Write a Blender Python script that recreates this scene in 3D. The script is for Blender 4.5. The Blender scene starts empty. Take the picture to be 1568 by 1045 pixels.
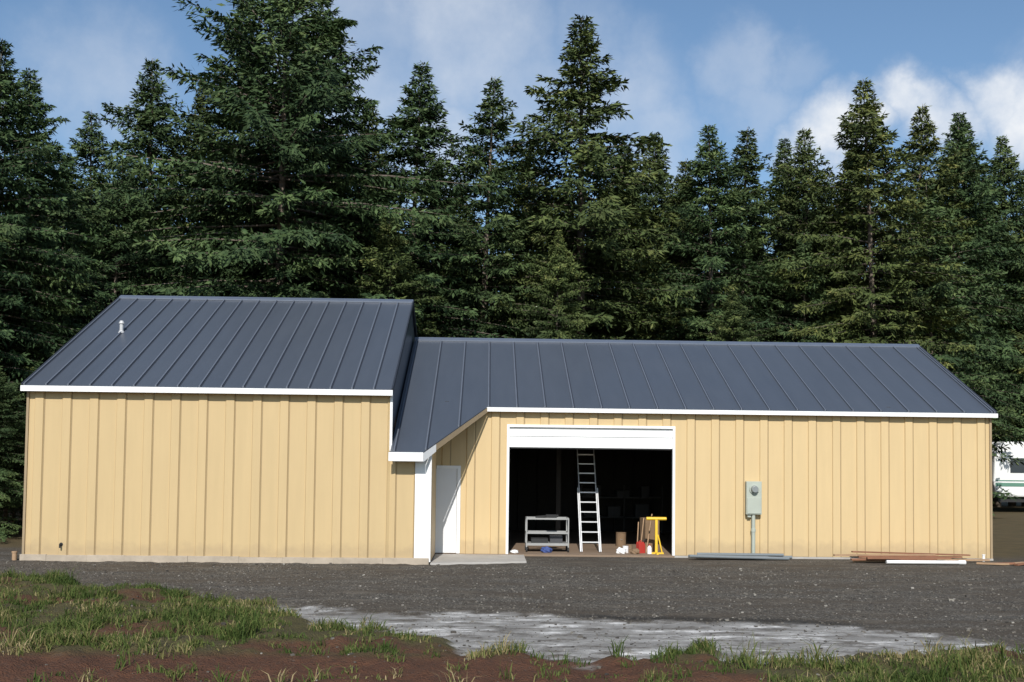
import bpy, math, numpy as np
from mathutils import Vector, Matrix
R=math.radians
scene=bpy.context.scene
F=1655.0
# ---------------------------------------------------------------- helpers
def link(o,parent=None):
    scene.collection.objects.link(o)
    if parent is not None: o.parent=parent
    return o
def empty(name,loc=(0,0,0)):
    e=bpy.data.objects.new(name,None); e.location=loc; e.empty_display_size=.3
    return link(e)
class Geo:
    def __init__(s): s.v=[];s.f=[];s.m=[]
    def add(s,vs,fs,m=0):
        b=len(s.v); s.v+= [tuple(v) for v in vs]
        for f in fs: s.f.append([i+b for i in f]); s.m.append(m)
    def box(s,x0,x1,y0,y1,z0,z1,m=0):
        s.add([(x0,y0,z0),(x1,y0,z0),(x1,y1,z0),(x0,y1,z0),(x0,y0,z1),(x1,y0,z1),(x1,y1,z1),(x0,y1,z1)],
              [(0,3,2,1),(4,5,6,7),(0,1,5,4),(1,2,6,5),(2,3,7,6),(3,0,4,7)],m)
    def rod(s,p,q,r,m=0,n=8,r2=None):
        p=Vector(p);q=Vector(q);d=(q-p).normalized()
        a=d.orthogonal().normalized(); b=d.cross(a); r2=r if r2 is None else r2
        vs=[];
        for i in range(n):
            t=2*math.pi*i/n; vs.append(p+(a*math.cos(t)+b*math.sin(t))*r)
        for i in range(n):
            t=2*math.pi*i/n; vs.append(q+(a*math.cos(t)+b*math.sin(t))*r2)
        fs=[(i,(i+1)%n,n+(i+1)%n,n+i) for i in range(n)]+[tuple(range(n))[::-1],tuple(range(n,2*n))]
        s.add(vs,fs,m)
    def bar(s,p,q,w,h,m=0):
        p=Vector(p);q=Vector(q);d=(q-p).normalized()
        up=Vector((0,0,1))
        if abs(d.z)>.95: up=Vector((0,1,0))
        a=d.cross(up).normalized()*w/2; b=a.cross(d).normalized()*h/2
        vs=[p-a-b,p+a-b,p+a+b,p-a+b,q-a-b,q+a-b,q+a+b,q-a+b]
        s.add(vs,[(0,3,2,1),(4,5,6,7),(0,1,5,4),(1,2,6,5),(2,3,7,6),(3,0,4,7)],m)
    def prism(s,poly,axis,a0,a1,m=0):
        n=len(poly)
        def mk(p,a):
            if axis=='x': return (a,p[0],p[1])
            if axis=='y': return (p[0],a,p[1])
            return (p[0],p[1],a)
        vs=[mk(p,a0) for p in poly]+[mk(p,a1) for p in poly]
        s.add(vs,[(i,(i+1)%n,n+(i+1)%n,n+i) for i in range(n)]+[tuple(range(n))[::-1],tuple(range(n,2*n))],m)
    def obj(s,name,mats,parent=None,bevel=0,smooth=False):
        me=bpy.data.meshes.new(name); me.from_pydata(s.v,[],s.f); me.update()
        if not isinstance(mats,(list,tuple)): mats=[mats]
        for m in mats: me.materials.append(m)
        me.polygons.foreach_set('material_index',s.m)
        if smooth:
            me.polygons.foreach_set('use_smooth',[True]*len(s.f))
        o=link(bpy.data.objects.new(name,me),parent)
        if bevel:
            b=o.modifiers.new('bevel','BEVEL'); b.width=bevel; b.segments=2; b.limit_method='ANGLE'
        return o
def npmesh(name,V,k,mats,attrs=None):
    N=V.shape[0]; me=bpy.data.meshes.new(name)
    me.vertices.add(N*k); me.vertices.foreach_set('co',V.astype(np.float32).ravel())
    me.loops.add(N*k); me.loops.foreach_set('vertex_index',np.arange(N*k,dtype=np.int32))
    me.polygons.add(N); me.polygons.foreach_set('loop_start',np.arange(0,N*k,k,dtype=np.int32))
    for m in mats: me.materials.append(m)
    if attrs:
        for an,av in attrs.items():
            a=me.attributes.new(an,'FLOAT','POINT'); a.data.foreach_set('value',np.repeat(av,k).astype(np.float32))
    me.update(calc_edges=True); me.validate()
    return me
def vnoise(x,y,seed=0):
    xi=np.floor(x);yi=np.floor(y);fx=x-xi;fy=y-yi
    fx=fx*fx*(3-2*fx);fy=fy*fy*(3-2*fy)
    def h(i,j):
        a=np.sin(i*127.1+j*311.7+seed*74.7)*43758.5453
        return a-np.floor(a)
    return (h(xi,yi)*(1-fx)+h(xi+1,yi)*fx)*(1-fy)+(h(xi,yi+1)*(1-fx)+h(xi+1,yi+1)*fx)*fy
def fbm(x,y,sc,o=4,seed=0):
    s=0;a=.5;t=0
    for i in range(o):
        s=s+a*vnoise(x*sc*2**i,y*sc*2**i,seed+i*3); t+=a; a*=.5
    return s/t
def sstep(a,b,x):
    t=np.clip((x-a)/(b-a),0,1); return t*t*(3-2*t)
# ---------------------------------------------------------------- materials
def newmat(name):
    m=bpy.data.materials.new(name); m.use_nodes=True
    nt=m.node_tree; return m,nt,nt.nodes,nt.links,nt.nodes['Principled BSDF']
def mixc(nt,fac,a,b,mode='MIX'):
    n=nt.nodes.new('ShaderNodeMix'); n.data_type='RGBA'; n.blend_type=mode
    for sock,val in ((n.inputs[0],fac),(n.inputs[6],a),(n.inputs[7],b)):
        if hasattr(val,'is_output') : nt.links.new(val,sock)
        elif isinstance(val,(int,float)): sock.default_value=val
        else: sock.default_value=(*val,1) if len(val)==3 else val
    return n.outputs[2]
def mth(nt,op,a,b=None,c=None,clamp=False):
    n=nt.nodes.new('ShaderNodeMath'); n.operation=op; n.use_clamp=clamp
    for i,v in enumerate((a,b,c)):
        if v is None: continue
        if hasattr(v,'is_output'): nt.links.new(v,n.inputs[i])
        else: n.inputs[i].default_value=v
    return n.outputs[0]
def noise(nt,vec,scale,detail=4,rough=.55):
    n=nt.nodes.new('ShaderNodeTexNoise'); n.inputs['Scale'].default_value=scale
    n.inputs['Detail'].default_value=detail; n.inputs['Roughness'].default_value=rough
    if vec is not None: nt.links.new(vec,n.inputs['Vector'])
    return n.outputs['Fac']
def ramp(nt,fac,stops):
    n=nt.nodes.new('ShaderNodeValToRGB'); e=n.color_ramp.elements
    while len(e)<len(stops): e.new(.5)
    for i,(p,c) in enumerate(stops):
        e[i].position=p; e[i].color=(*c,1) if not isinstance(c,(int,float)) else (c,c,c,1)
    nt.links.new(fac,n.inputs[0]); return n.outputs[0]
def pos(nt):
    g=nt.nodes.new('ShaderNodeNewGeometry'); return g.outputs['Position']
def vscale(nt,vec,s):
    n=nt.nodes.new('ShaderNodeMapping'); n.inputs['Scale'].default_value=s; nt.links.new(vec,n.inputs['Vector']); return n.outputs[0]
def attr(nt,name):
    n=nt.nodes.new('ShaderNodeAttribute'); n.attribute_name=name; return n.outputs['Fac']
def bump(nt,b,h,strength=.3,dist=.02):
    n=nt.nodes.new('ShaderNodeBump'); n.inputs['Strength'].default_value=strength; n.inputs['Distance'].default_value=dist
    nt.links.new(h,n.inputs['Height']); nt.links.new(n.outputs[0],b.inputs['Normal'])
def simple(name,col,rough=.6,var=.25,scale=3,metal=0,bmp=0):
    m,nt,N,L,b=newmat(name)
    p=pos(nt); f=noise(nt,p,scale,5,.6)
    c=mixc(nt,f,tuple(x*(1-var) for x in col),tuple(min(1,x*(1+var)) for x in col))
    L.new(c,b.inputs['Base Color']); b.inputs['Roughness'].default_value=rough; b.inputs['Metallic'].default_value=metal
    if bmp: bump(nt,b,noise(nt,p,scale*8,4),bmp)
    return m
def siding_mat(name,col):
    m,nt,N,L,b=newmat(name); p=pos(nt)
    f1=noise(nt,vscale(nt,p,(6,6,.5)),1,5,.6)
    f2=noise(nt,p,1.2,4)
    c=mixc(nt,f1,tuple(x*.88 for x in col),tuple(x*1.07 for x in col))
    c=mixc(nt,mth(nt,'MULTIPLY',f2,.35),c,tuple(x*.82 for x in col))
    sp=nt.nodes.new('ShaderNodeSeparateXYZ'); L.new(p,sp.inputs[0])
    h=mth(nt,'ADD',sp.outputs[2],mth(nt,'MULTIPLY',noise(nt,p,5,4),-.45))
    d=ramp(nt,h,[(0,.35),(.22,0)])
    c=mixc(nt,d,c,(.30,.22,.14))
    L.new(c,b.inputs['Base Color']); b.inputs['Roughness'].default_value=.5
    b.inputs['Specular IOR Level'].default_value=.3
    bump(nt,b,noise(nt,vscale(nt,p,(1,1,.6)),1.6,2),.15,.03)
    return m
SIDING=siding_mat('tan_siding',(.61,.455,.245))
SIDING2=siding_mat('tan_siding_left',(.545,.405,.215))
RIBSH=simple('rib_shade_strip',(.28,.20,.105),.7,.2)  # dark tan that paints the shade line beside each siding rib
def roof_mat():
    m,nt,N,L,b=newmat('slate_blue_metal'); p=pos(nt)
    f=noise(nt,vscale(nt,p,(3,.5,.5)),1.3,5,.6)
    c=mixc(nt,f,(.046,.056,.074),(.068,.080,.102))
    f2=noise(nt,p,.5,3)
    c=mixc(nt,mth(nt,'MULTIPLY',f2,.4),c,(.085,.092,.104))
    L.new(c,b.inputs['Base Color']); b.inputs['Roughness'].default_value=.36
    b.inputs['Specular IOR Level'].default_value=.55
    bump(nt,b,noise(nt,vscale(nt,p,(2,.6,.6)),2.0,2),.18,.02)
    return m
ROOF=roof_mat()
SEAM=simple('roof_seam',(.11,.124,.152),.4,.15)
SEAMD=simple('roof_seam_rake_dark',(.026,.030,.040),.5,.15)  # dark tone of the rake trim and the strip beside each seam
RIDGE=simple('ridge_cap_metal',(.10,.12,.16),.4,.15)
WHITE=simple('white_trim',(.80,.80,.79),.5,.06,2)
DOORW=simple('white_door_paint',(.74,.74,.74),.5,.05,2)
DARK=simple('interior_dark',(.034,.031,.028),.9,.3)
CONC=simple('concrete',(.38,.36,.33),.85,.3,2.5,0,.3)
CONCD=simple('foundation_concrete',(.38,.32,.25),.9,.45,2.5,0,.5)
FLOOR=simple('shop_floor',(.22,.155,.105),.8,.3,1.5)
ALU=simple('aluminium',(.66,.66,.66),.4,.1,4,.2)
ZINC=simple('galvanised_vent',(.50,.50,.50),.5,.1,4,.2)
GREYM=simple('grey_metal_box',(.38,.41,.35),.5,.12,4)
STEEL=simple('cart_steel',(.30,.30,.29),.5,.2,5)
SHELF=simple('shelf_dark_steel',(.05,.05,.05),.6,.2,5)
YEL=simple('yellow_paint',(.75,.48,.03),.5,.15,6)
RED=simple('red_plastic',(.42,.04,.03),.5,.2,6)
BLUE=simple('blue_cloth',(.04,.07,.22),.7,.3,6)
CARD=simple('cardboard',(.20,.13,.075),.9,.2,5)
DBOX=simple('dark_grey_paint',(.045,.045,.05),.6,.2,5)
BLK=simple('black_rubber',(.02,.02,.02),.8,.2)
GLASS=simple('dark_glass',(.03,.04,.05),.1,.1)
GLASSC=simple('meter_glass',(.22,.24,.24),.15,.1)
PIPE=simple('grey_pipe',(.16,.18,.19),.5,.2)
WOOD=simple('weathered_wood',(.34,.22,.13),.85,.4,5)
WOODR=simple('red_wood',(.22,.10,.055),.85,.4,5)
TRAIL=simple('trailer_skin',(.74,.74,.72),.4,.05)
STRIPE=simple('trailer_stripe',(.10,.22,.16),.5,.1)
SAND=simple('tan_board',(.32,.24,.145),.8,.15)
# ---------------------------------------------------------------- building
B=empty('metal_shop_building',(0,25,0))
def bobj(g,name,mats,**k):
    o=g.obj(name,mats,**k); o.parent=B; o.matrix_parent_inverse=Matrix.Translation((0,-25,0)); return o
PITCH=.575
def ribwall(g,x0,x1,z0,z1,y,phase=0,h=.028,w=.20,m=0):
    pts=[(x0,y)]
    k=math.floor((x0-phase)/PITCH)-1
    while True:
        xs=phase+k*PITCH
        if xs>x1: break
        for dx,dy in ((0,0),(.016,-h),(w-.016,-h),(w,0)):
            X=xs+dx
            if x0<X<x1: pts.append((X,y+dy))
        if x0<xs+w+.003 and xs+w+.018<x1:
            g.add([(xs+w+.003,y-.003,z0),(xs+w+.018,y-.003,z0),(xs+w+.018,y-.003,z1),(xs+w+.003,y-.003,z1)],[(0,1,2,3)],1)  # flat dark strip painted as the rib's shade on its right side
        k+=1
    pts.append((x1,y))
    vs=[(a,b,z0) for a,b in pts]+[(a,b,z1) for a,b in pts]; n=len(pts)
    g.add(vs,[(i,i+1,n+i+1,n+i) for i in range(n-1)],m)
LY=23.15; WY=25.35
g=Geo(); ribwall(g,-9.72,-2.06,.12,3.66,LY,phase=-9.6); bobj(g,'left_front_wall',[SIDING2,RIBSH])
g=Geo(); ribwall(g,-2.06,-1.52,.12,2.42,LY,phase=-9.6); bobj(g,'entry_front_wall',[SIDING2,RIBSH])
SL=.466
def zl(y): return 6.46-SL*abs(28.9-y)
SW=.452
def zw(y): return 5.55-SW*abs(29.8-y)
g=Geo()
g.prism([(LY+.01,0),(34.7,0),(34.7,zl(34.7)-.06),(28.9,6.38),(LY+.01,zl(LY)-.06)],'x',-9.72,-9.66)
g.box(-9.66,-1.2,34.64,34.7,0,3.7)
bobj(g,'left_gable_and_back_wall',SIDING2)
g=Geo(); g.prism([(LY+.01,0),(34.6,0),(34.6,zl(34.6)-.06),(28.9,6.38),(LY+.01,zl(LY)-.06)],'x',-2.12,-2.07)
bobj(g,'roof_step_gable',ROOF)
g=Geo()
g.box(-9.70,-1.3,LY+.004,LY+.04,0,2.36)
g.box(-9.65,-2.12,LY+.004,LY+.04,2.36,3.6)
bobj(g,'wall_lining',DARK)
g=Geo()
rr=np.random.default_rng(3); xx=-9.80
while xx<-1.2:
    w_=rr.uniform(.5,1.1); x1=min(xx+w_,-1.2); g.box(xx,x1-.001,LY-.05-rr.uniform(0,.035),LY+.1,-.2,.13+rr.uniform(-.012,.01)); xx=x1
bobj(g,'foundation',CONCD,bevel=.012)
g=Geo()
g.box(-1.52,-1.17,LY-.03,LY+.04,.05,2.47)
g.box(-2.075,-2.02,LY-.034,LY-.006,2.4,3.6)
bobj(g,'white_corner_panel',WHITE,bevel=.004)
g=Geo(); g.prism([(LY+.042,.05),(WY,.05),(WY,zw(WY)-.06),(LY+.042,zw(LY)-.06)],'x',-1.23,-1.17); bobj(g,'entry_side_wall',SIDING)
g=Geo(); ph=.1
ribwall(g,-1.17,-.60,2.09,zw(WY)-.05,WY,phase=ph)
ribwall(g,-.60,.48,.03,zw(WY)-.05,WY,phase=ph)
ribwall(g,.48,4.42,3.07,zw(WY)-.05,WY,phase=ph)
ribwall(g,4.42,11.93,.03,zw(WY)-.05,WY,phase=ph)
bobj(g,'wing_front_wall',[SIDING,RIBSH])
g=Geo()
g.prism([(WY+.01,0),(34.2,0),(34.2,zw(34.2)-.06),(29.8,5.48),(WY+.01,zw(WY)-.06)],'x',11.87,11.93)
g.box(-1.2,11.9,34.14,34.2,0,3.5)
bobj(g,'wing_gable_and_back_wall',SIDING)
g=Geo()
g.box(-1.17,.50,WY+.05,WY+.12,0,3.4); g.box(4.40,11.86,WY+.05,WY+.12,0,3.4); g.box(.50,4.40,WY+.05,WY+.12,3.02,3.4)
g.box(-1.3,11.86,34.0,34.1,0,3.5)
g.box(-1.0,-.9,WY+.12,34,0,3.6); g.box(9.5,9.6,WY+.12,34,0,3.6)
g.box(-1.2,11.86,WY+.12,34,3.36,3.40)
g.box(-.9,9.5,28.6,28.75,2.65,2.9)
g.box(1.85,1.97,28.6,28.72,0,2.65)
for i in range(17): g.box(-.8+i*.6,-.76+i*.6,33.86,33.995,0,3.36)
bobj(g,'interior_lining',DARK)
g=Geo()
for z_ in (.5,1.1): g.box(2.9,5.4,33.0,33.7,z_,z_+.04)
for x_ in (2.9,4.2,5.36): g.box(x_,x_+.04,33.0,33.04,.05,1.5)
rs=np.random.default_rng(9)
for z_ in (.54,1.14):
    x_=3.0
    while x_<4.9:
        w_=rs.uniform(.15,.45); g.box(x_,x_+w_,33.1,33.5,z_,z_+rs.uniform(.1,.4),1); x_+=w_+rs.uniform(.05,.5)
bobj(g,'back_shelving',[SHELF,DBOX])
g=Geo(); g.box(-1.15,11.9,WY-.04,34.1,-.1,.045,0); bobj(g,'shop_floor_slab',FLOOR)
g=Geo(); g.prism([(-1.17,LY-.1),(.9,LY+.5),(.9,WY-.05),(-1.17,WY-.05)],'z',-.1,.035); bobj(g,'concrete_apron',CONC,bevel=.01)
g=Geo(); g.box(4.42,11.95,WY-.06,WY+.04,-.1,.045); bobj(g,'wing_foundation',CONC)
def slab(g,poly,zf,t=.05,m=0):
    n=len(poly); vs=[(x,y,zf(y)) for x,y in poly]+[(x,y,zf(y)-t) for x,y in poly]
    g.add(vs,[tuple(range(n)),tuple(range(n,2*n))[::-1]]+[(i,n+i,n+(i+1)%n,(i+1)%n) for i in range(n)],m)
def seam(g,x,y0,y1,zf,w=.03,h=.032):
    z0=zf(y0);z1=zf(y1)
    vs=[(x-w/2,y0,z0+.001),(x+w/2,y0,z0+.001),(x+w/2,y0,z0+h),(x-w/2,y0,z0+h),(x-w/2,y1,z1+.001),(x+w/2,y1,z1+.001),(x+w/2,y1,z1+h),(x-w/2,y1,z1+h)]
    g.add(vs,[(0,1,2,3),(0,4,5,1),(1,5,6,2),(2,6,7,3),(3,7,4,0),(4,7,6,5)],0)
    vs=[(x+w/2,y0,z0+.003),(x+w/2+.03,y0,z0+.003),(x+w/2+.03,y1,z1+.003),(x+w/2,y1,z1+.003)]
    g.add(vs,[(0,1,2,3)],1)  # flat dark strip along the right side of the seam
g=Geo()
slab(g,[(-9.80,22.98),(-2.03,22.98),(-2.03,28.9),(-9.80,28.9)],zl)
slab(g,[(-9.80,28.9),(-2.03,28.9),(-2.03,34.85),(-9.80,34.85)],zl)
slab(g,[(-2.03,22.80),(-1.33,22.80),(0,25.2),(12.0,25.2),(12.0,29.8),(-2.03,29.8)],zw)
slab(g,[(-2.03,29.8),(12.0,29.8),(12.0,34.4),(-2.03,34.4)],zw)
bobj(g,'roof_panels',ROOF)
g=Geo()
x=-9.78
while x<-2.05:
    seam(g,x,22.99,28.88,zl); x+=.46
x=-1.95+.0
while x<12.0:
    if x<-1.33: y0=22.82
    elif x<0: y0=22.8+(x+1.33)/1.33*2.4+.03
    else: y0=25.21
    seam(g,x,y0,29.78,zw); x+=.66
seam(g,11.98,25.21,29.78,zw)
bobj(g,'roof_seams',[SEAM,SEAMD])
g=Geo()
for (a,b,y,z) in ((-9.81,-2.02,28.9,6.46),(-2.02,12.01,29.8,5.55)):
    g.prism([(y-.16,z-.16*.46+.04),(y,z+.05),(y+.16,z-.16*.46+.04),(y+.16,z-.16*.46+.005),(y,z+.012),(y-.16,z-.16*.46+.005)],'x',a,b)
bobj(g,'ridge_caps',RIDGE)
g=Geo()
for (X,y0,y1,zf) in ((-9.81,22.98,28.9,zl),(-2.02,22.98,28.9,zl),(12.01,25.2,29.8,zw)):
    g.bar((X,y0,zf(y0)-.03),(X,y1,zf(y1)-.03),.03,.13)
    g.bar((X,2*y1-y0,zf(y0)-.03),(X,y1,zf(y1)-.03),.03,.13)
bobj(g,'rake_trim',SEAMD)
g=Geo()
z=zl(22.98); g.box(-9.83,-2.01,22.94,22.976,z-.13,z-.012)
z=zw(25.2); g.box(-.01,12.03,25.16,25.196,z-.11,z-.012)
z=zw(22.8); g.box(-2.06,-1.33,22.76,22.796,z-.20,z-.012)
def diag(t,dz): 
    return (-1.33+1.33*t+.02, 22.8+2.4*t-.012, zw(22.8+2.4*t)+dz)
g.add([diag(-.012,-.20),diag(.17,-.17),diag(.17,-.01),diag(-.012,-.01)],[(0,1,2,3)])
bobj(g,'white_fascia',WHITE,bevel=.003)
g=Geo()
g.add([diag(.17,-.15),diag(1,-.12),diag(1,-.01),diag(.17,-.01)],[(0,1,2,3)])
bobj(g,'entry_rake_board',SAND)
g=Geo(); z=zw(25.2)
g.box(0.02,11.98,25.2,WY,z-.075,z-.055); z=zl(22.98)
g.box(-9.78,-2.03,22.98,LY,z-.075,z-.055)
bobj(g,'soffit',SAND)
g=Geo()
g.box(-1.45,-.68,WY-.03,WY+.02,.06,2.02,0)
g.box(-.68,-.60,WY-.05,WY+.02,.05,2.09,1); g.box(-1.165,-.68,WY-.05,WY+.02,2.02,2.09,1)
g.box(-.69,-.68,WY-.04,WY-.03,.06,2.02,2)
bobj(g,'entry_door',[DOORW,WHITE,STEEL],bevel=.004)
g=Geo()
g.box(.47,.53,WY-.04,WY+.06,.045,3.07,0); g.box(4.37,4.43,WY-.04,WY+.06,.045,3.07,0); g.box(.53,4.37,WY-.04,WY+.06,3.01,3.07,0)
g.box(.53,4.37,WY+.02,WY+.06,2.80,3.005,0); g.box(.53,4.37,WY+.02,WY+.06,2.54,2.79,0)
g.box(.56,4.34,WY+.03,WY+.05,2.51,2.545,1); g.box(.56,4.34,WY+.035,WY+.05,2.78,2.81,1)
bobj(g,'overhead_door',[WHITE,BLK],bevel=.004)
g=Geo(); g.box(-9.765,-9.715,LY-.035,LY+.02,.12,3.6); g.box(11.9,11.95,WY-.035,WY+.02,.03,3.38)
bobj(g,'corner_trim',SAND)
def build_vent():
    y=26.25;x=-8.87;z=zl(y)
    g=Geo(); g.rod((x,y,z-.05),(x,y,z+.20),.045,0,14); g.rod((x,y,z+.20),(x,y,z+.27),.07,0,14,.04); g.rod((x,y,z-.04),(x,y,z+.03),.09,0,14,.05)
    bobj(g,'roof_vent_pipe',ZINC)
build_vent()
g=Geo(); g.rod((-8.95,LY-.02,.35),(-8.95,LY-.10,.35),.015); g.rod((-8.95,LY-.10,.36),(-8.95,LY-.10,.28),.018); g.rod((-8.95,LY-.02,.35),(-8.95,LY-.035,.35),.04,0,12)
bobj(g,'hose_faucet',BLK)
g=Geo()
g.box(6.08,6.44,WY-.17,WY-.03,1.03,1.80,0); g.box(6.10,6.42,WY-.185,WY-.171,1.05,1.42,0)
g.rod((6.26,WY-.17,1.62),(6.26,WY-.20,1.62),.115,0,20); g.rod((6.26,WY-.20,1.62),(6.26,WY-.29,1.62),.09,1,20,.075)
g.rod((6.26,WY-.10,1.03),(6.26,WY-.10,0.0),.045,2,12); g.rod((6.26,WY-.10,.62),(6.26,WY-.10,.70),.056,2,12)
g.box(6.12,6.20,WY-.12,WY-.05,.96,1.03,0)
g.obj('electric_meter_box',[GREYM,GLASSC,GREYM],bevel=.006)
g=Geo()
def lp(x,z): return (x,25.95+(z-.05)/2.9*1.9,z)
for x in (2.31,2.73): g.bar(lp(x,.05),lp(x,2.95),.022,.07)
z=.28
while z<2.9:
    g.bar(lp(2.31,z),lp(2.73,z),.028,.028); z+=.235
for x in (2.275,2.765): g.bar(lp(x,.05),lp(x,1.55),.024,.07)
g.obj('extension_ladder',ALU)
g=Geo(); x0,x1,y0,y1=.98,1.98,25.95,26.5
for x in (x0,x1):
    for y in (y0,y1):
        g.bar((x,y,.16),(x,y,.84),.03,.03); g.rod((x-.02,y,.10),(x+.02,y,.10),.055,1,12)
for z in (.84,.50,.22):
    for y in (y0,y1): g.bar((x0,y,z),(x1,y,z),.025,.04)
    for x in (x0,x1): g.bar((x,y0,z),(x,y1,z),.025,.04)
g.box(x0,x1,y0,y1,.235,.255,0)
g.rod((1.2,26.1,.87),(1.75,26.2,.90),.03,1); g.box(1.45,1.7,26.0,26.3,.86,.93,1)
g.box(1.1,1.5,26.05,26.4,.258,.36,1); g.box(1.55,1.85,26.1,26.4,.258,.42,2)
g.obj('utility_cart',[STEEL,BLK,DBOX])
g=Geo()
g.bar((4.06,25.75,.08),(4.06,25.75,.86),.06,.06); g.rod((3.82,25.75,.88),(4.30,25.75,.88),.04)
g.bar((3.88,25.75,.06),(4.24,25.75,.06),.05,.04); g.bar((4.06,25.52,.06),(4.06,26.0,.06),.05,.04); g.bar((4.2,25.75,.08),(4.1,25.75,.5),.03,.03)
g.obj('yellow_roller_stand',YEL,bevel=.005)
def can(name,x,y,r,h,mat,z=.045):
    g=Geo(); g.rod((x,y,z),(x,y,z+h),r,0,16); g.rod((x,y,z+h),(x,y,z+h+.012),r*1.05,0,16)
    g.rod((x-r,y,z+h*.8),(x,y-r*1.2,z+h*.5),.004,1,5); g.rod((x+r,y,z+h*.8),(x,y-r*1.2,z+h*.5),.004,1,5)
    return g.obj(name,[mat,STEEL])
can('paint_can',3.36,26.0,.07,.15,WHITE); can('paint_can',3.48,26.15,.07,.17,CARD); can('plastic_bucket',3.5,28.0,.13,.34,CARD)
def box(name,x,y,w,d,h,mat,z=.045,rot=0):
    g=Geo(); g.box(-w/2,w/2,-d/2,d/2,0,h); g.box(-w/2,-.004,-d/2-.004,-d/2+.1,h,h+.01); 
    g.add([(-w/2,-d/2,h),(w/2,-d/2,h),(w/2,-d/2-.12,h+.06),(-w/2,-d/2-.12,h+.06)],[(0,1,2,3)])
    o=g.obj(name,mat); o.location=(x,y,z); o.rotation_euler=(0,0,rot); return o
box('cardboard_box',4.05,26.75,.36,.4,.80,CARD,rot=.2)
def gascan(x,y):
    g=Geo(); g.prism([(-.13,0),(.13,0),(.13,.22),(.06,.30),(-.10,.30),(-.13,.26)],'y',-.09,.09); g.rod((.09,0,.27),(.2,0,.37),.018,1); g.rod((-.08,0,.31),(.03,0,.33),.015,0)
    o=g.obj('red_gas_can',[RED,BLK],bevel=.02); o.location=(x,y,.045); o.rotation_euler=(0,0,.5); o.scale=(.7,.7,.9)
gascan(3.72,25.95)
def jug(x,y):
    g=Geo(); g.rod((x,y,.045),(x,y,.18),.055,0,14); g.rod((x,y,.18),(x,y,.24),.055,0,14,.02); g.rod((x,y,.24),(x,y,.27),.02,1,12); g.obj('plastic_jug',[WHITE,RED],smooth=False)
jug(3.90,25.75)
def sack(name,x,y,r,h,mat,seed):
    bpy.ops.mesh.primitive_ico_sphere_add(subdivisions=4,radius=1,location=(0,0,0)); o=bpy.context.object; o.name=name; o.data.name=name
    for v in o.data.vertices:
        p=v.co; n=math.sin(p.x*4+seed)*math.cos(p.y*5+seed*2)*.14+math.sin(p.z*7+p.x*6+seed)*.08
        p*=1+n; p.z=max(p.z,-.55)
        v.co=(p.x*r,p.y*r*.8,(p.z+.55)*h)
    o.data.materials.append(mat); o.location=(x,y,.045)
    for f in o.data.polygons: f.use_smooth=True
sack('blue_cloth_heap',1.45,25.85,.13,.09,BLUE,1); sack('white_rag_heap',3.22,25.75,.12,.09,WHITE,3); sack('white_rag_heap',.68,25.6,.10,.05,WHITE,5)
sack('tool_bag',3.55,25.7,.11,.08,CARD,6)
g=Geo()
for i,x in enumerate((3.62,3.7,3.85)): g.rod((x,25.9+.02*i,.05),(x+.12+.05*i,26.5,.75+.1*i),.014)
g.obj('leaning_tool_bundle',WOOD)
rng=np.random.default_rng(5)
g=Geo()
for i in range(5):
    y=WY-.25-.09*i; x0=4.75+rng.uniform(-.1,.3); g.rod((x0,y,.05+.01*i),(x0+rng.uniform(1.6,2.3),y+.04,.05),.035,0,10)
g.rod((4.9,WY-.3,.11),(6.9,WY-.35,.11),.035,0,10)
g.obj('pipe_pile',PIPE)
g=Geo()
for i in range(9):
    y=WY-.15-.11*i; x0=8.3+rng.uniform(-.3,.9); l=rng.uniform(1.5,3.0)
    g.bar((x0,y,.03+.045*(i%3)),(min(x0+l,11.9),y+rng.uniform(-.12,.12),.03+.045*(i%3)+rng.uniform(0,.03)),.10,.038,int(rng.integers(0,2)))
g.bar((8.55,WY-.2,.19),(11.3,WY-.25,.14),.10,.03,1)
g.obj('lumber_pile',[WOOD,WOODR])
g=Geo(); g.rod((8.95,24.05,.06),(10.75,24.1,.06),.04,0,12); g.rod((10.6,24.1,.06),(10.75,24.1,.06),.05,0,12); g.obj('white_drain_pipe',WHITE)
g=Geo()
for i in range(6): g.bar((11.1+.25*i,24.3-.1*i,.03),(11.6+.27*i,24.0+.1*i,.04+.01*i),.09,.04,i%2)
g.obj('scrap_wood',[WOOD,WOODR])
g=Geo(); g.rod((11.63,25.1,.0),(11.63,25.1,.14),.03); g.rod((11.63,25.1,.14),(11.63,25.1,.16),.04); g.obj('white_pipe_stub',WHITE)
g=Geo(); g.rod((-9.95,23.2,0),(-9.95,23.2,.16),.05,0,12); g.rod((-9.95,23.2,.16),(-9.95,23.2,.19),.06,0,12); g.obj('drain_pipe_stub',WOOD)
# ---------------------------------------------------------------- trailer
T=empty('travel_trailer',(27.6,52,0))
def tchild(g,n,m,**k):
    o=g.obj(n,m,**k); o.parent=T; return o
g=Geo(); prof=[(-3.4,.75),(3.4,.75),(3.4,2.9),(3.2,3.25),(2.8,3.38),(-2.9,3.38),(-3.25,3.22),(-3.42,2.9),(-3.5,1.5)]
g.prism(prof,'y',-1.1,1.1); tchild(g,'body',TRAIL,bevel=.08)
g=Geo(); g.box(-3.42,3.38,-1.115,-1.103,1.25,1.42,0); g.box(-3.42,3.38,-1.115,-1.103,1.5,1.55,0); tchild(g,'stripe',STRIPE)
g=Geo()
for a,b in ((-2.7,-1.7),(-.9,.1),(1.9,2.8)): g.box(a,b,-1.12,-1.103,1.9,2.6,0)
tchild(g,'windows',GLASS)
g=Geo(); g.box(.6,1.3,-1.13,-1.103,.85,2.75,0); tchild(g,'door',WHITE,bevel=.01)
g=Geo()
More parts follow.
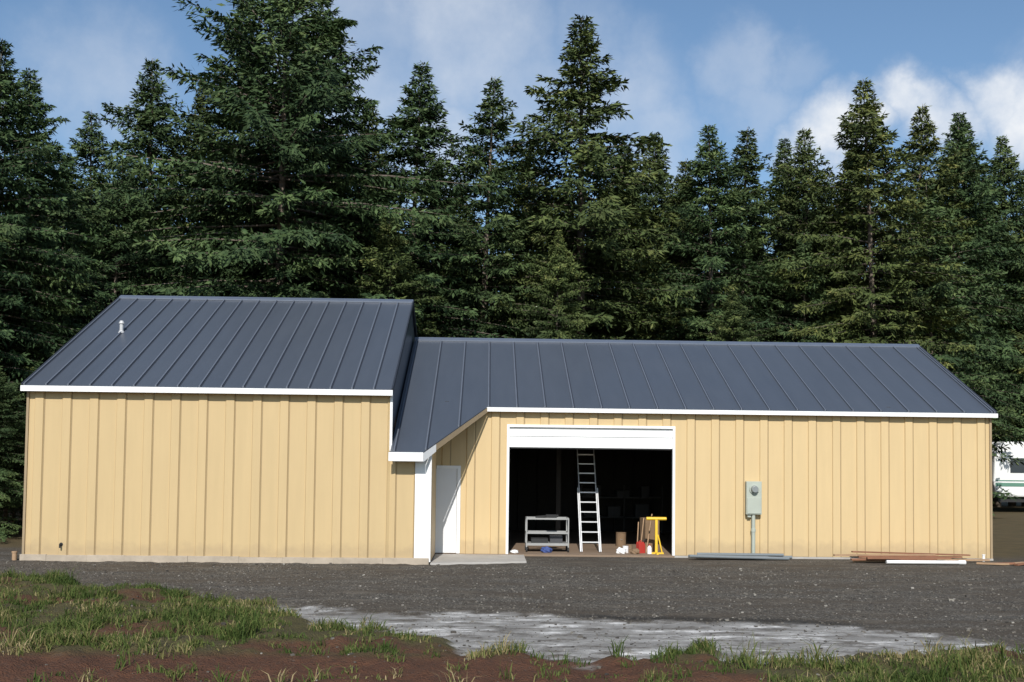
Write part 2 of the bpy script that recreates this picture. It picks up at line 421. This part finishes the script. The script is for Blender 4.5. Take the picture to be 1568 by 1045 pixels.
for a in (-.45,.5):
    for y in (-1.0,.8): g.rod((a,y-.1,.36),(a,y+.12,.36),.36,0,20)
g.bar((-4.6,0,.5),(-3.2,0,.6),.1,.12); g.box(-3.2,3.2,-.9,.9,.5,.72); g.bar((-4.4,0,.5),(-4.4,0,0.02),.06,.06)
tchild(g,'wheels_and_frame',BLK)
# ---------------------------------------------------------------- ground
def gb(x):
    return np.interp(x,[-30,-12,-8.56,-5.4,-4.0,-2.9,-1.1,-.2,1.15,3.4,5.2,6.0,7,12],[20.7,20.1,19.5,18.2,16.8,15.6,14.4,13.1,12.4,12.3,12.5,12.9,12.5,12.4])
def pb(x):
    return np.interp(x,[-3.6,-3.05,-1.5,-.44,1.4,3.2,4.9,6.2,7],[15.6,16.1,16.0,15.8,15.35,15.2,14.75,13.9,12.8])
def masks(X,Y):
    n1=fbm(X,Y,.9,4,1); n2=fbm(X,Y,3.5,3,7); n3=fbm(X,Y,12,2,11)
    grass=sstep(-.25,.35,gb(X)+(n1-.5)*1.8+(n2-.5)*1.1-Y)
    pale=sstep(-.15,.2,pb(X)+(n1-.5)*1.2+(n2-.5)*.7-Y)*(1-grass)*sstep(-3.9,-3,X)*(1-sstep(6.1,7.0,X+(n2-.5)))
    s1=sstep(.55,.68,fbm(X,Y*1.6,.6,3,21))
    band=sstep(12.7,11.8,Y+(n1-.5)*1.6+(n2-.5)*.8)*sstep(3.2,1.4,X+(n1-.5)*2)*sstep(-6.8,-4.6,X+(n1-.5)*2)
    streak=np.exp(-((Y-13.6-(n1-.5)*1.2+(X+6)*.12)/.5)**2)*sstep(-2.4,-4.0,X)
    soil=np.clip(np.maximum(np.maximum(s1*.9,band),streak*.95),0,1)
    Z=(n2-.5)*.045*(1-pale)+grass*((n1-.5)*.22+(n2-.5)*.09+.05+(n3-.5)*.03)+pale*(-.012+(n2-.5)*.012)+(n3-.5)*.014*(1-pale*.6)
    Z=Z*np.exp(-(((X+1)/14)**4))*sstep(25,22.8,Y)
    return n1,n2,grass,pale,soil,Z
def coarse(a,b,n): return np.geomspace(a,b,n)
xs=np.concatenate([-(coarse(.5,600,26)[::-1])-13,np.arange(-13,15,.065),15+coarse(.5,600,26)])
ys=np.concatenate([8.5-coarse(.5,300,16)[::-1],np.arange(8.5,25.5,.06),25.5+coarse(.4,900,30)])
X,Y=np.meshgrid(xs,ys)
n1,n2,grass,pale,soil,Z=masks(X,Y)
far=np.maximum(np.maximum(sstep(25.3,27,Y+(n1-.5)),sstep(12.6,13.6,np.abs(X-1.2)+ (n1-.5)*1.5)*sstep(22.5,25.5,Y)),0)
wet=np.exp(-((Y-pb(X)-.30-(n1-.5)*.5)/.20)**2)*sstep(.8,1.8,X)*(1-sstep(4.8,5.8,X))
V=np.stack([X,Y,Z],-1).reshape(-1,3); ny,nx=X.shape
me=bpy.data.meshes.new('ground')
idx=np.arange(nx*ny).reshape(ny,nx)
Q=np.stack([idx[:-1,:-1],idx[:-1,1:],idx[1:,1:],idx[1:,:-1]],-1).reshape(-1,4)
me.vertices.add(len(V)); me.vertices.foreach_set('co',V.astype(np.float32).ravel())
me.loops.add(Q.size); me.loops.foreach_set('vertex_index',Q.astype(np.int32).ravel())
me.polygons.add(len(Q)); me.polygons.foreach_set('loop_start',np.arange(0,Q.size,4,dtype=np.int32))
me.polygons.foreach_set('use_smooth',np.ones(len(Q),dtype=bool))
for an,av in (('m_grass',grass),('m_far',far),('m_pale',pale),('m_wet',wet),('m_soil',soil)):
    a=me.attributes.new(an,'FLOAT','POINT'); a.data.foreach_set('value',av.astype(np.float32).ravel())
me.update(calc_edges=True)
m,nt,N,L,b=newmat('ground_material'); p=pos(nt)
def voro(scale):
    v=nt.nodes.new('ShaderNodeTexVoronoi'); v.inputs['Scale'].default_value=scale; L.new(p,v.inputs['Vector'])
    s=nt.nodes.new('ShaderNodeSeparateColor'); L.new(v.outputs['Color'],s.inputs[0]); return v,s
vor,sepc=voro(44)
stone=ramp(nt,sepc.outputs[0],[(0,(.042,.037,.031)),(.55,(.090,.081,.069)),(.88,(.155,.142,.122)),(1,(.28,.26,.225))])
gn=noise(nt,vscale(nt,p,(.4,1.5,1)),.9,6,.65)
grav=mixc(nt,ramp(nt,gn,[(.40,0),(.60,.85)]),stone,(.082,.066,.050))
gn2=noise(nt,vscale(nt,p,(.5,1.3,1)),2.3,6,.65)
grav=mixc(nt,ramp(nt,gn2,[(.52,0),(.66,.65)]),grav,(.165,.143,.115))
fine=noise(nt,p,14,6,.7)
grav=mixc(nt,ramp(nt,fine,[(.5,0),(.75,.6)]),grav,(.038,.032,.026))
pn2=noise(nt,vscale(nt,p,(1,2.2,1)),1.6,6,.65)
palem=mth(nt,'MULTIPLY',attr(nt,'m_pale'),ramp(nt,pn2,[(.40,.3),(.50,1)]))
palem=mth(nt,'ADD',palem,mth(nt,'MULTIPLY',mth(nt,'SUBTRACT',fine,.5),1.1),clamp=True)
palem=mth(nt,'MULTIPLY',palem,mth(nt,'GREATER_THAN',attr(nt,'m_pale'),.02))
pn=noise(nt,vscale(nt,p,(.8,2,1)),1.1,8,.78)
palec=ramp(nt,pn,[(.36,(.15,.145,.135)),(.48,(.27,.26,.245)),(.55,(.38,.37,.35)),(.60,(.75,.73,.70))])
palec=mixc(nt,mth(nt,'MULTIPLY',fine,.35),palec,(.24,.22,.19))
c=mixc(nt,palem,grav,palec)
c=mixc(nt,mth(nt,'MULTIPLY',attr(nt,'m_wet'),.85),c,(.018,.017,.016))
soilc=mixc(nt,fine,(.055,.025,.015),(.14,.066,.038))
dirtg=mixc(nt,fine,(.05,.042,.018),(.10,.088,.038))
gmix=mixc(nt,attr(nt,'m_soil'),dirtg,soilc)
gm=mth(nt,'ADD',attr(nt,'m_grass'),mth(nt,'MULTIPLY',mth(nt,'SUBTRACT',fine,.5),1.4),clamp=True)
gm=mth(nt,'MULTIPLY',gm,mth(nt,'GREATER_THAN',attr(nt,'m_grass'),.02))
c=mixc(nt,gm,c,gmix)
farc=mixc(nt,noise(nt,p,1.5,6,.65),(.04,.035,.018),(.17,.125,.065))
c=mixc(nt,attr(nt,'m_far'),c,farc)
L.new(c,b.inputs['Base Color'])
r=mth(nt,'SUBTRACT',.92,mth(nt,'MULTIPLY',attr(nt,'m_wet'),.35)); L.new(r,b.inputs['Roughness'])
b.inputs['Specular IOR Level'].default_value=.2
h=mth(nt,'ADD',mth(nt,'MULTIPLY',vor.outputs['Distance'],-.5),fine)
h=mth(nt,'MULTIPLY',h,mth(nt,'SUBTRACT',1,mth(nt,'MULTIPLY',palem,.5)))
bump(nt,b,h,.9,.035)
me.materials.append(m); link(bpy.data.objects.new('ground',me))
# grass
rng=np.random.default_rng(11)
def rand_ground(n,x0,x1,y0,y1): return rng.uniform(x0,x1,n),rng.uniform(y0,y1,n)
tx,ty=rand_ground(17000,-11.5,7.5,9.9,20.4)
_,_,gr,pl,so,z=masks(tx,ty)
dn=fbm(tx,ty,1.7,3,33)
keep=rng.random(len(tx))<gr*gr*(1-.93*so)*(sstep(.34,.56,dn)*.85+.12)
tx,ty,dn=tx[keep],ty[keep],dn[keep]
nb=20
bx=np.repeat(tx,nb)+rng.normal(0,.05,len(tx)*nb); by=np.repeat(ty,nb)+rng.normal(0,.05,len(tx)*nb)
th=np.repeat(rng.uniform(.04,.14,len(tx))*(1+1.2*(rng.random(len(tx))<.07))*np.clip(dn*2,.6,1.4),nb)
bz=masks(bx,by)[5]-.01
n=len(bx); hgt=th*rng.uniform(.5,1.25,n); az=rng.uniform(0,2*np.pi,n); lean=rng.uniform(.15,1.1,n)*hgt
w=rng.uniform(.004,.008,n); dx=np.cos(az);dy=np.sin(az); ra=rng.uniform(0,2*np.pi,n); sx=np.cos(ra)*w; sy=np.sin(ra)*w
P0=np.stack([bx,by,bz],-1); P1=P0+np.stack([dx*lean*.35,dy*lean*.35,hgt*.6],-1); P2=P0+np.stack([dx*lean,dy*lean,hgt*(1-.3*lean/hgt)],-1)
S=np.stack([sx,sy,0*sx],-1)
q1=np.stack([P0-S,P0+S,P1+S*.8,P1-S*.8],1); q2=np.stack([P1-S*.8,P1+S*.8,P2+S*.12,P2-S*.12],1)
patch=np.repeat(fbm(tx,ty,.9,3,51),nb)
rnd=np.clip(rng.random(n)*.60+np.repeat(rng.random(len(tx))**2,nb)*.35+(patch-.42)*.9,0,1)
gm_,nt,N,L,b=newmat('grass_blades')
c=ramp(nt,attr(nt,'rnd'),[(0,(.030,.052,.012)),(.4,(.060,.088,.022)),(.66,(.105,.122,.036)),(.84,(.19,.16,.07)),(1,(.30,.24,.13))])
L.new(c,b.inputs['Base Color']); b.inputs['Roughness'].default_value=.8; b.inputs['Specular IOR Level'].default_value=.1
me=npmesh('grass',np.concatenate([q1,q2]),4,[gm_],{'rnd':np.concatenate([rnd,rnd])})
link(bpy.data.objects.new('grass',me))
# gravel stones
ns=32000
sx_,sy_=rand_ground(ns,-13,14,10.5,23.0)
_,_,gr,pl,so,z=masks(sx_,sy_)
kp=rng.random(ns)<np.clip(1-gr*.9-pl*.6,0.05,1)*sstep(.25,.6,fbm(sx_,sy_,1.2,3,61)+.1)
sx_,sy_,z=sx_[kp],sy_[kp],z[kp]; ns=len(sx_)
base=np.array([[-1,-1,-1],[1,-1,-1],[1,1,-1],[-1,1,-1],[-1,-1,1],[1,-1,1],[1,1,1],[-1,1,1]],float)
sz=rng.gamma(1.8,.0036,ns)+.004
vv=base[None]*rng.uniform(.45,1.0,(ns,8,3))*sz[:,None,None]; vv[:,:,2]*=.6
a=rng.uniform(0,6.28,ns); ca,sa=np.cos(a)[:,None],np.sin(a)[:,None]
vx=vv[:,:,0]*ca-vv[:,:,1]*sa; vy=vv[:,:,0]*sa+vv[:,:,1]*ca
vv=np.stack([vx+sx_[:,None],vy+sy_[:,None],vv[:,:,2]+(z+sz*.25)[:,None]],-1)
fi=np.array([(0,3,2,1),(4,5,6,7),(0,1,5,4),(1,2,6,5),(2,3,7,6),(3,0,4,7)])
me=npmesh('gravel',vv[:,fi,:].reshape(-1,4,3),4,[],{'rnd':np.repeat(rng.random(ns),6)})
sm,nt,N,L,b=newmat('stones')
c=ramp(nt,attr(nt,'rnd'),[(0,(.04,.035,.03)),(.6,(.10,.088,.073)),(.9,(.16,.145,.12)),(.98,(.28,.26,.225)),(1,(.36,.34,.30))]); L.new(c,b.inputs['Base Color']); b.inputs['Roughness'].default_value=.85
me.materials.append(sm); link(bpy.data.objects.new('gravel',me))
# ---------------------------------------------------------------- trees
fm,nt,N,L,b=newmat('conifer_foliage')
oi=nt.nodes.new('ShaderNodeObjectInfo'); p=pos(nt)
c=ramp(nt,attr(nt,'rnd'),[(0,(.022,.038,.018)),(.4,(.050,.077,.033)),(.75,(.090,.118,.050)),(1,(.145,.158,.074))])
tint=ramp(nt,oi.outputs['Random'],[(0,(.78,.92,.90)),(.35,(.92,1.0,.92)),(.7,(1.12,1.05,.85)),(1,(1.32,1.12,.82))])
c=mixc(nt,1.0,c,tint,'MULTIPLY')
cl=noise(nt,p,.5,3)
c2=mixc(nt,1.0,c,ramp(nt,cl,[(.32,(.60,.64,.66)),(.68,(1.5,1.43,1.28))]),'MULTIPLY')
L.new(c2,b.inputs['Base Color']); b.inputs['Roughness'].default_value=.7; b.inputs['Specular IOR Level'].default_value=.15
BARK=simple('bark',(.15,.12,.095),.95,.4,6,0,.5)
def conifer(name,seed,k,Rmax,step=.42,base=2.4,droop=1.0,sparse=0.0,irr=1.0,lod=1.0,tip=1.0):
    rg=np.random.default_rng(seed); H=20.0
    P=[];D=[];Sd=[];Ln=[];Wd=[];Rn=[]; st=Geo()
    lean=rg.uniform(-.15,.15,2)
    n=12
    for i in range(n):
        z0=H*i/n; z1=H*(i+1)/n; r0=.22*(1-z0/H)**.9+.012; r1=.22*(1-z1/H)**.9+.008
        st.rod((lean[0]*(z0/H)**2*3,lean[1]*(z0/H)**2*3,z0-.02),(lean[0]*(z1/H)**2*3,lean[1]*(z1/H)**2*3,z1),r0,0,8,r1)
    z=1.5; ph=rg.random()*10
    while z<H-.15:
        d=H-z
        nbr=int(rg.integers(5,8)) if d>1.2 else 4
        whf=rg.uniform(.74,1.16)
        for j in range(nbr):
            az=ph+j*2*math.pi/nbr+rg.uniform(-.4,.4); zz=z+rg.uniform(-.3,.3)*min(1,d/3)
            d=max(H-zz,.05)
            if zz>H-.05: continue
            Lr=min(k*d**.95*(.55+.45*min(1,d/4)*1)+.10,Rmax*(1-.15*max(0,(5-zz)/5)))
            big=1+irr*min(1,d/3)*(.24*math.sin(az*2+zz*.8+seed)+.16*math.sin(az*3-zz*1.7)+.14*math.sin(zz*2.9+az+seed*2))
            Lb=Lr*whf*big*rg.uniform(.65,1.15)
            dead=sparse
            if zz<base: dead=1 if rg.random()<.65 else 2
            elif zz<base+2.5: dead=max(sparse,.5)
            if dead==2: continue
            if rg.random()<dead:
                st.rod((0,0,zz),(math.cos(az)*Lb*.45,math.sin(az)*Lb*.45,zz-.2),.014,0,3,.003); continue
            dirh=np.array([math.cos(az),math.sin(az),0]); side=np.array([-dirh[1],dirh[0],0])
            tt=min(1,d/9)
            a0=.80*(1-tt)+ .05*tt; b0=-.25*(1-tt)+ -.42*tt*droop; c0=.05+.17*tt
            ox=lean*(zz/H)**2*3
            def pt(s): 
                s=np.asarray(s)
                return np.array([ox[0],ox[1],zz])+np.outer(s,dirh)*Lb+np.outer(a0*s+b0*s**2+c0*s**3,[0,0,1])*Lb
            pp=pt([0,.5,1]); 
            rb=.008+.007*Lb
            st.rod(pp[0],pp[1],rb,0,3,rb*.6); st.rod(pp[1],pp[2],rb*.6,0,3,.003)
            nt_=int(Lb/(.13*lod))+2
            s0=.10 if Lb<1.2 else .18
            s=np.repeat(np.linspace(s0,1,nt_),2)+rg.uniform(-.02,.02,nt_*2)
            sg=np.tile([1,-1],nt_)
            lt=np.clip(.42*Lb*(1.05-s)+.13,.12,.72)*rg.uniform(.6,1.2,nt_*2)
            base_p=pt(s)
            td=dirh[None]*rg.uniform(.45,.95,(nt_*2,1))+side[None]*sg[:,None]*rg.uniform(.4,1.1,(nt_*2,1))+np.array([0,0,1])[None]*rg.uniform(-.85,.12,(nt_*2,1))*(.25+.75*tt)
            td/=np.linalg.norm(td,axis=1,keepdims=True)
            mq=4 if lod==1 else 3
            t=np.linspace(.05,.85,mq)
            q=base_p[:,None,:]+td[:,None,:]*lt[:,None,None]*t[None,:,None]
            q=q+rg.normal(0,.03,q.shape)
            dd=td[:,None,:]+rg.normal(0,.42,q.shape); dd[:,:,2]-=.15*tt
            dd/=np.linalg.norm(dd,axis=2,keepdims=True)
            up=np.zeros_like(dd); up[:,:,2]=.8; up+=dirh*.7; up+=rg.normal(0,.5,up.shape)
            sd=np.cross(dd,up); sd/=np.linalg.norm(sd,axis=2,keepdims=True)+1e-6
            P.append(q.reshape(-1,3)); D.append(dd.reshape(-1,3)); Sd.append(sd.reshape(-1,3))
            m_=q.shape[0]*mq
            f_=(.75+.25*min(1,d/3))*(1.0 if lod==1 else 1.3)
            Ln.append(rg.uniform(.17,.34,m_)*f_); Wd.append(rg.uniform(.030,.058,m_)*f_)
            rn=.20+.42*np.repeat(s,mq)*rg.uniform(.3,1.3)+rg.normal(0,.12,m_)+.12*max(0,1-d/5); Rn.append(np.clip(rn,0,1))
        z+=step*(.45+.55*min(1,d/5))*rg.uniform(.7,1.25); ph+=rg.uniform(.4,1.2)
    P=np.concatenate(P);D=np.concatenate(D);Sd=np.concatenate(Sd);Ln=np.concatenate(Ln)[:,None];Wd=np.concatenate(Wd)[:,None];Rn=np.concatenate(Rn)
    Q=np.stack([P,P+D*Ln*.45+Sd*Wd,P+D*Ln,P+D*Ln*.45-Sd*Wd],1)
    nq=len(Q); nv=nq*4
    sv=np.array(st.v); 
    me=bpy.data.meshes.new(name)
    Vv=np.concatenate([Q.reshape(-1,3),sv]); me.vertices.add(len(Vv)); me.vertices.foreach_set('co',Vv.astype(np.float32).ravel())
    ls=list(range(0,nv,4)); cur=nv; ex=[]
    for f in st.f: ls.append(cur); cur+=len(f); ex+= [i+nv for i in f]
    li=np.concatenate([np.arange(nv),np.array(ex)]).astype(np.int32)
    me.loops.add(len(li)); me.loops.foreach_set('vertex_index',li)
    me.polygons.add(len(ls)); me.polygons.foreach_set('loop_start',np.array(ls,dtype=np.int32))
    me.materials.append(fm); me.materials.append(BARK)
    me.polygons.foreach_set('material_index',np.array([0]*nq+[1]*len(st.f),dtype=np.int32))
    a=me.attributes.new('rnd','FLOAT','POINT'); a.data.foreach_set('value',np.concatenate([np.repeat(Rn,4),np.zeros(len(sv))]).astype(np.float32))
    me.update(calc_edges=True)
    return me
VAR={'A':conifer('fir_broad',1,.70,4.6,.33,irr=1.2),'B':conifer('fir_mid',2,.46,3.6,.38,base=4.5,irr=1.1),'C':conifer('fir_spire',3,.40,3.4,.36,sparse=.03,irr=1.15),
     'D':conifer('fir_mid_b',4,.44,3.3,.38,droop=1.2,base=3.5,irr=1.2),'E':conifer('fir_narrow',5,.38,2.7,.40,base=6.5,sparse=.08,irr=1.3),'G':conifer('fir_broad_b',8,.54,4.0,.38,base=1.6,droop=1.1,irr=1.3),
     'b':conifer('fir_far',12,.46,3.5,.44,lod=1.5),'d':conifer('fir_far_b',14,.42,3.2,.44,lod=1.5,irr=1.2,base=5),'g':conifer('fir_far_broad',18,.54,4.0,.44,lod=1.5,base=1.6)}
rng=np.random.default_rng(77)
def tree(px,yt,D,var,w=1.0,parent=None,name='fir_tree'):
    yd=yt-.0115*(px-784); H=(704-yd)*D/F+2.24; Xw=(px-746)*D/F
    o=bpy.data.objects.new(name,VAR[var]); link(o,parent)
    s=H/20.0; o.scale=(w*s,w*s,s); o.location=(Xw,D,-.05); o.rotation_euler=(rng.uniform(-.02,.02),rng.uniform(-.02,.02),rng.uniform(0,6.28))
    return o
main=[(-20,55,33,'B',1.0),(45,100,37,'D',1.0),(132,165,47,'E',1.),(228,78,41,'B',.95),(290,118,44,'D',.9),(420,-95,39,'A',1.0),(355,-30,43,'D',1.0),(492,-25,42,'B',1.0),(545,142,45,'D',.9),
(617,85,42,'B',1.1),(733,102,42,'E',1.05),(672,235,46,'D',.9),(806,225,48,'E',1.),(890,-5,43,'C',1.2),(968,205,50,'E',1.),(1002,191,50,'D',.9),(1090,176,44,'B',1.05),(1137,184,47,'E',1.1),
(1203,200,50,'D',.9),(1243,178,47,'B',.95),(1350,100,45,'B',1.05),(1402,146,51,'E',1.),(1455,160,52,'D',.95),(1500,172,58,'B',1.),(1558,194,59,'G',.9),(1300,212,50,'E',1.),
(170,240,38,'G',.9),(480,220,41,'G',.85),(60,330,35,'G',.8),(1035,235,46,'E',1.),(90,230,44,'D',1.),(1660,150,60,'B',1.),(-110,60,34,'A',1.),(-230,90,37,'D',1.),(1130,440,40,'G',1.05),(850,350,40,'G',.8),(330,330,39,'D',1.1),(600,320,39,'E',1.2)]
for t in main: tree(*t)
DT=empty('distant_trees',(0,0,0))
ks='bdgddb'
for row,(D0,st,lo,hi) in enumerate(((48,74,265,350),(58,60,250,330))):
    px=-400
    while px<1950:
        D=D0+rng.uniform(-3,4)
        if px>1470: D=max(D,58)
        tree(px+rng.uniform(-18,18),rng.uniform(lo,hi),D,ks[int(rng.integers(0,6))],rng.uniform(.9,1.15),DT,'background_fir'); px+=st
for i in range(38):
    px=-250+i*54+rng.uniform(-15,15); D=rng.uniform(44,54)
    if px>1470: D=rng.uniform(58,62)
    tree(px,rng.uniform(470,580),D,'g',rng.uniform(1.3,1.8),DT,'young_fir')
for px,yt,D in ((-5,560,29,),(20,600,31),(-60,500,30),(30,520,34)): tree(px,yt,D,'G',1.4,None,'young_fir_tree')
# ---------------------------------------------------------------- light
sd=Vector((.21,2.55,-1.9)).normalized()
sl=bpy.data.lights.new('sun','SUN'); sl.energy=4.7; sl.angle=R(.5); sl.color=(1,.965,.91)
so_=link(bpy.data.objects.new('sun',sl)); so_.rotation_euler=sd.to_track_quat('-Z','Y').to_euler(); so_.location=(-5,-10,20)
elev=math.asin(-sd.z); rot=math.pi+math.atan2(.21,2.55)
w=bpy.data.worlds.new('World'); scene.world=w; w.use_nodes=True; nt=w.node_tree; N=nt.nodes; L=nt.links
bg=N['Background']; sky=N.new('ShaderNodeTexSky'); sky.sky_type='NISHITA'; sky.sun_disc=False; sky.sun_elevation=elev; sky.sun_rotation=rot; sky.ozone_density=2.2; sky.dust_density=.6; sky.air_density=1.0
L.new(mixc(nt,1.0,sky.outputs[0],(.90,.98,1.0),'MULTIPLY'),bg.inputs[0]); bg.inputs[1].default_value=.125
tc=N.new('ShaderNodeTexCoord'); d=tc.outputs['Generated']
nz=N.new('ShaderNodeTexNoise'); nz.inputs['Scale'].default_value=9; nz.inputs['Detail'].default_value=6; nz.inputs['Roughness'].default_value=.6; L.new(d,nz.inputs['Vector'])
sub=N.new('ShaderNodeVectorMath'); sub.operation='MULTIPLY_ADD'; L.new(nz.outputs['Color'],sub.inputs[0]); sub.inputs[1].default_value=(.14,.14,.14); 
off=N.new('ShaderNodeVectorMath'); off.operation='ADD'; L.new(d,off.inputs[0]); off.inputs[1].default_value=(-.07,-.07,-.07); L.new(off.outputs[0],sub.inputs[2])
blobs=[(130,115,120,.45),(490,120,150,.55),(560,50,120,.45),(700,30,170,.6),(640,200,120,.6),(800,130,130,.5),(950,150,120,.5),(880,60,90,.35),(1010,215,90,.5),(1130,110,75,.4),(1205,95,60,.3),(1290,205,85,1.),(1385,150,75,.95),(1445,190,75,1.),(1530,150,75,1.),(1590,190,90,1.),(1160,180,80,.4),(1700,100,120,.8),(-80,150,100,.4)]
acc=None
for (px,py,r,a) in blobs:
    py=py-.0115*(px-784); v=Vector(((px-746)/F,1,(704-py)/F)).normalized()
    dn_=N.new('ShaderNodeVectorMath'); dn_.operation='DISTANCE'; L.new(sub.outputs[0],dn_.inputs[0]); dn_.inputs[1].default_value=v
    mr=N.new('ShaderNodeMapRange'); mr.interpolation_type='SMOOTHSTEP'; L.new(dn_.outputs['Value'],mr.inputs[0]); mr.inputs[1].default_value=r/F*1.15; mr.inputs[2].default_value=r/F*.25; mr.inputs[3].default_value=0; mr.inputs[4].default_value=a
    acc=mr.outputs[0] if acc is None else mth(nt,'MAXIMUM',acc,mr.outputs[0])
n2_=noise(nt,d,5,6,.6); gen=ramp(nt,n2_,[(.5,0),(.75,.6)])
sp=N.new('ShaderNodeSeparateXYZ'); L.new(d,sp.inputs[0])
gen=mth(nt,'MULTIPLY',gen,mth(nt,'LESS_THAN',sp.outputs[1],.75))
n3_=noise(nt,d,16,6,.6)
acc=mth(nt,'MULTIPLY',acc,ramp(nt,n3_,[(.3,.6),(.65,1.0)]))
acc=mth(nt,'MAXIMUM',acc,gen)
bg2=N.new('ShaderNodeBackground'); L.new(mixc(nt,acc,(.52,.60,.74),(.88,.91,.95)),bg2.inputs[0]); bg2.inputs[1].default_value=1.0
mx=N.new('ShaderNodeMixShader'); L.new(acc,mx.inputs[0]); L.new(bg.outputs[0],mx.inputs[1]); L.new(bg2.outputs[0],mx.inputs[2]); L.new(mx.outputs[0],N['World Output'].inputs[0])
# ---------------------------------------------------------------- camera
cam=bpy.data.cameras.new('camera'); cam.sensor_width=36; cam.lens=36*F/1568; cam.clip_end=2500; cam.shift_y=107/1568
co=link(bpy.data.objects.new('camera',cam)); co.location=(0,0,2.24)
yaw=math.atan(38/F); pitch=math.atan(75/F)
co.rotation_euler=(Matrix.Rotation(-yaw,3,'Z')@Matrix.Rotation(math.pi/2+pitch,3,'X')@Matrix.Rotation(.0115,3,'Z')).to_euler()
scene.camera=co
scene.view_settings.view_transform='Standard'; scene.view_settings.look='None'; scene.view_settings.exposure=0
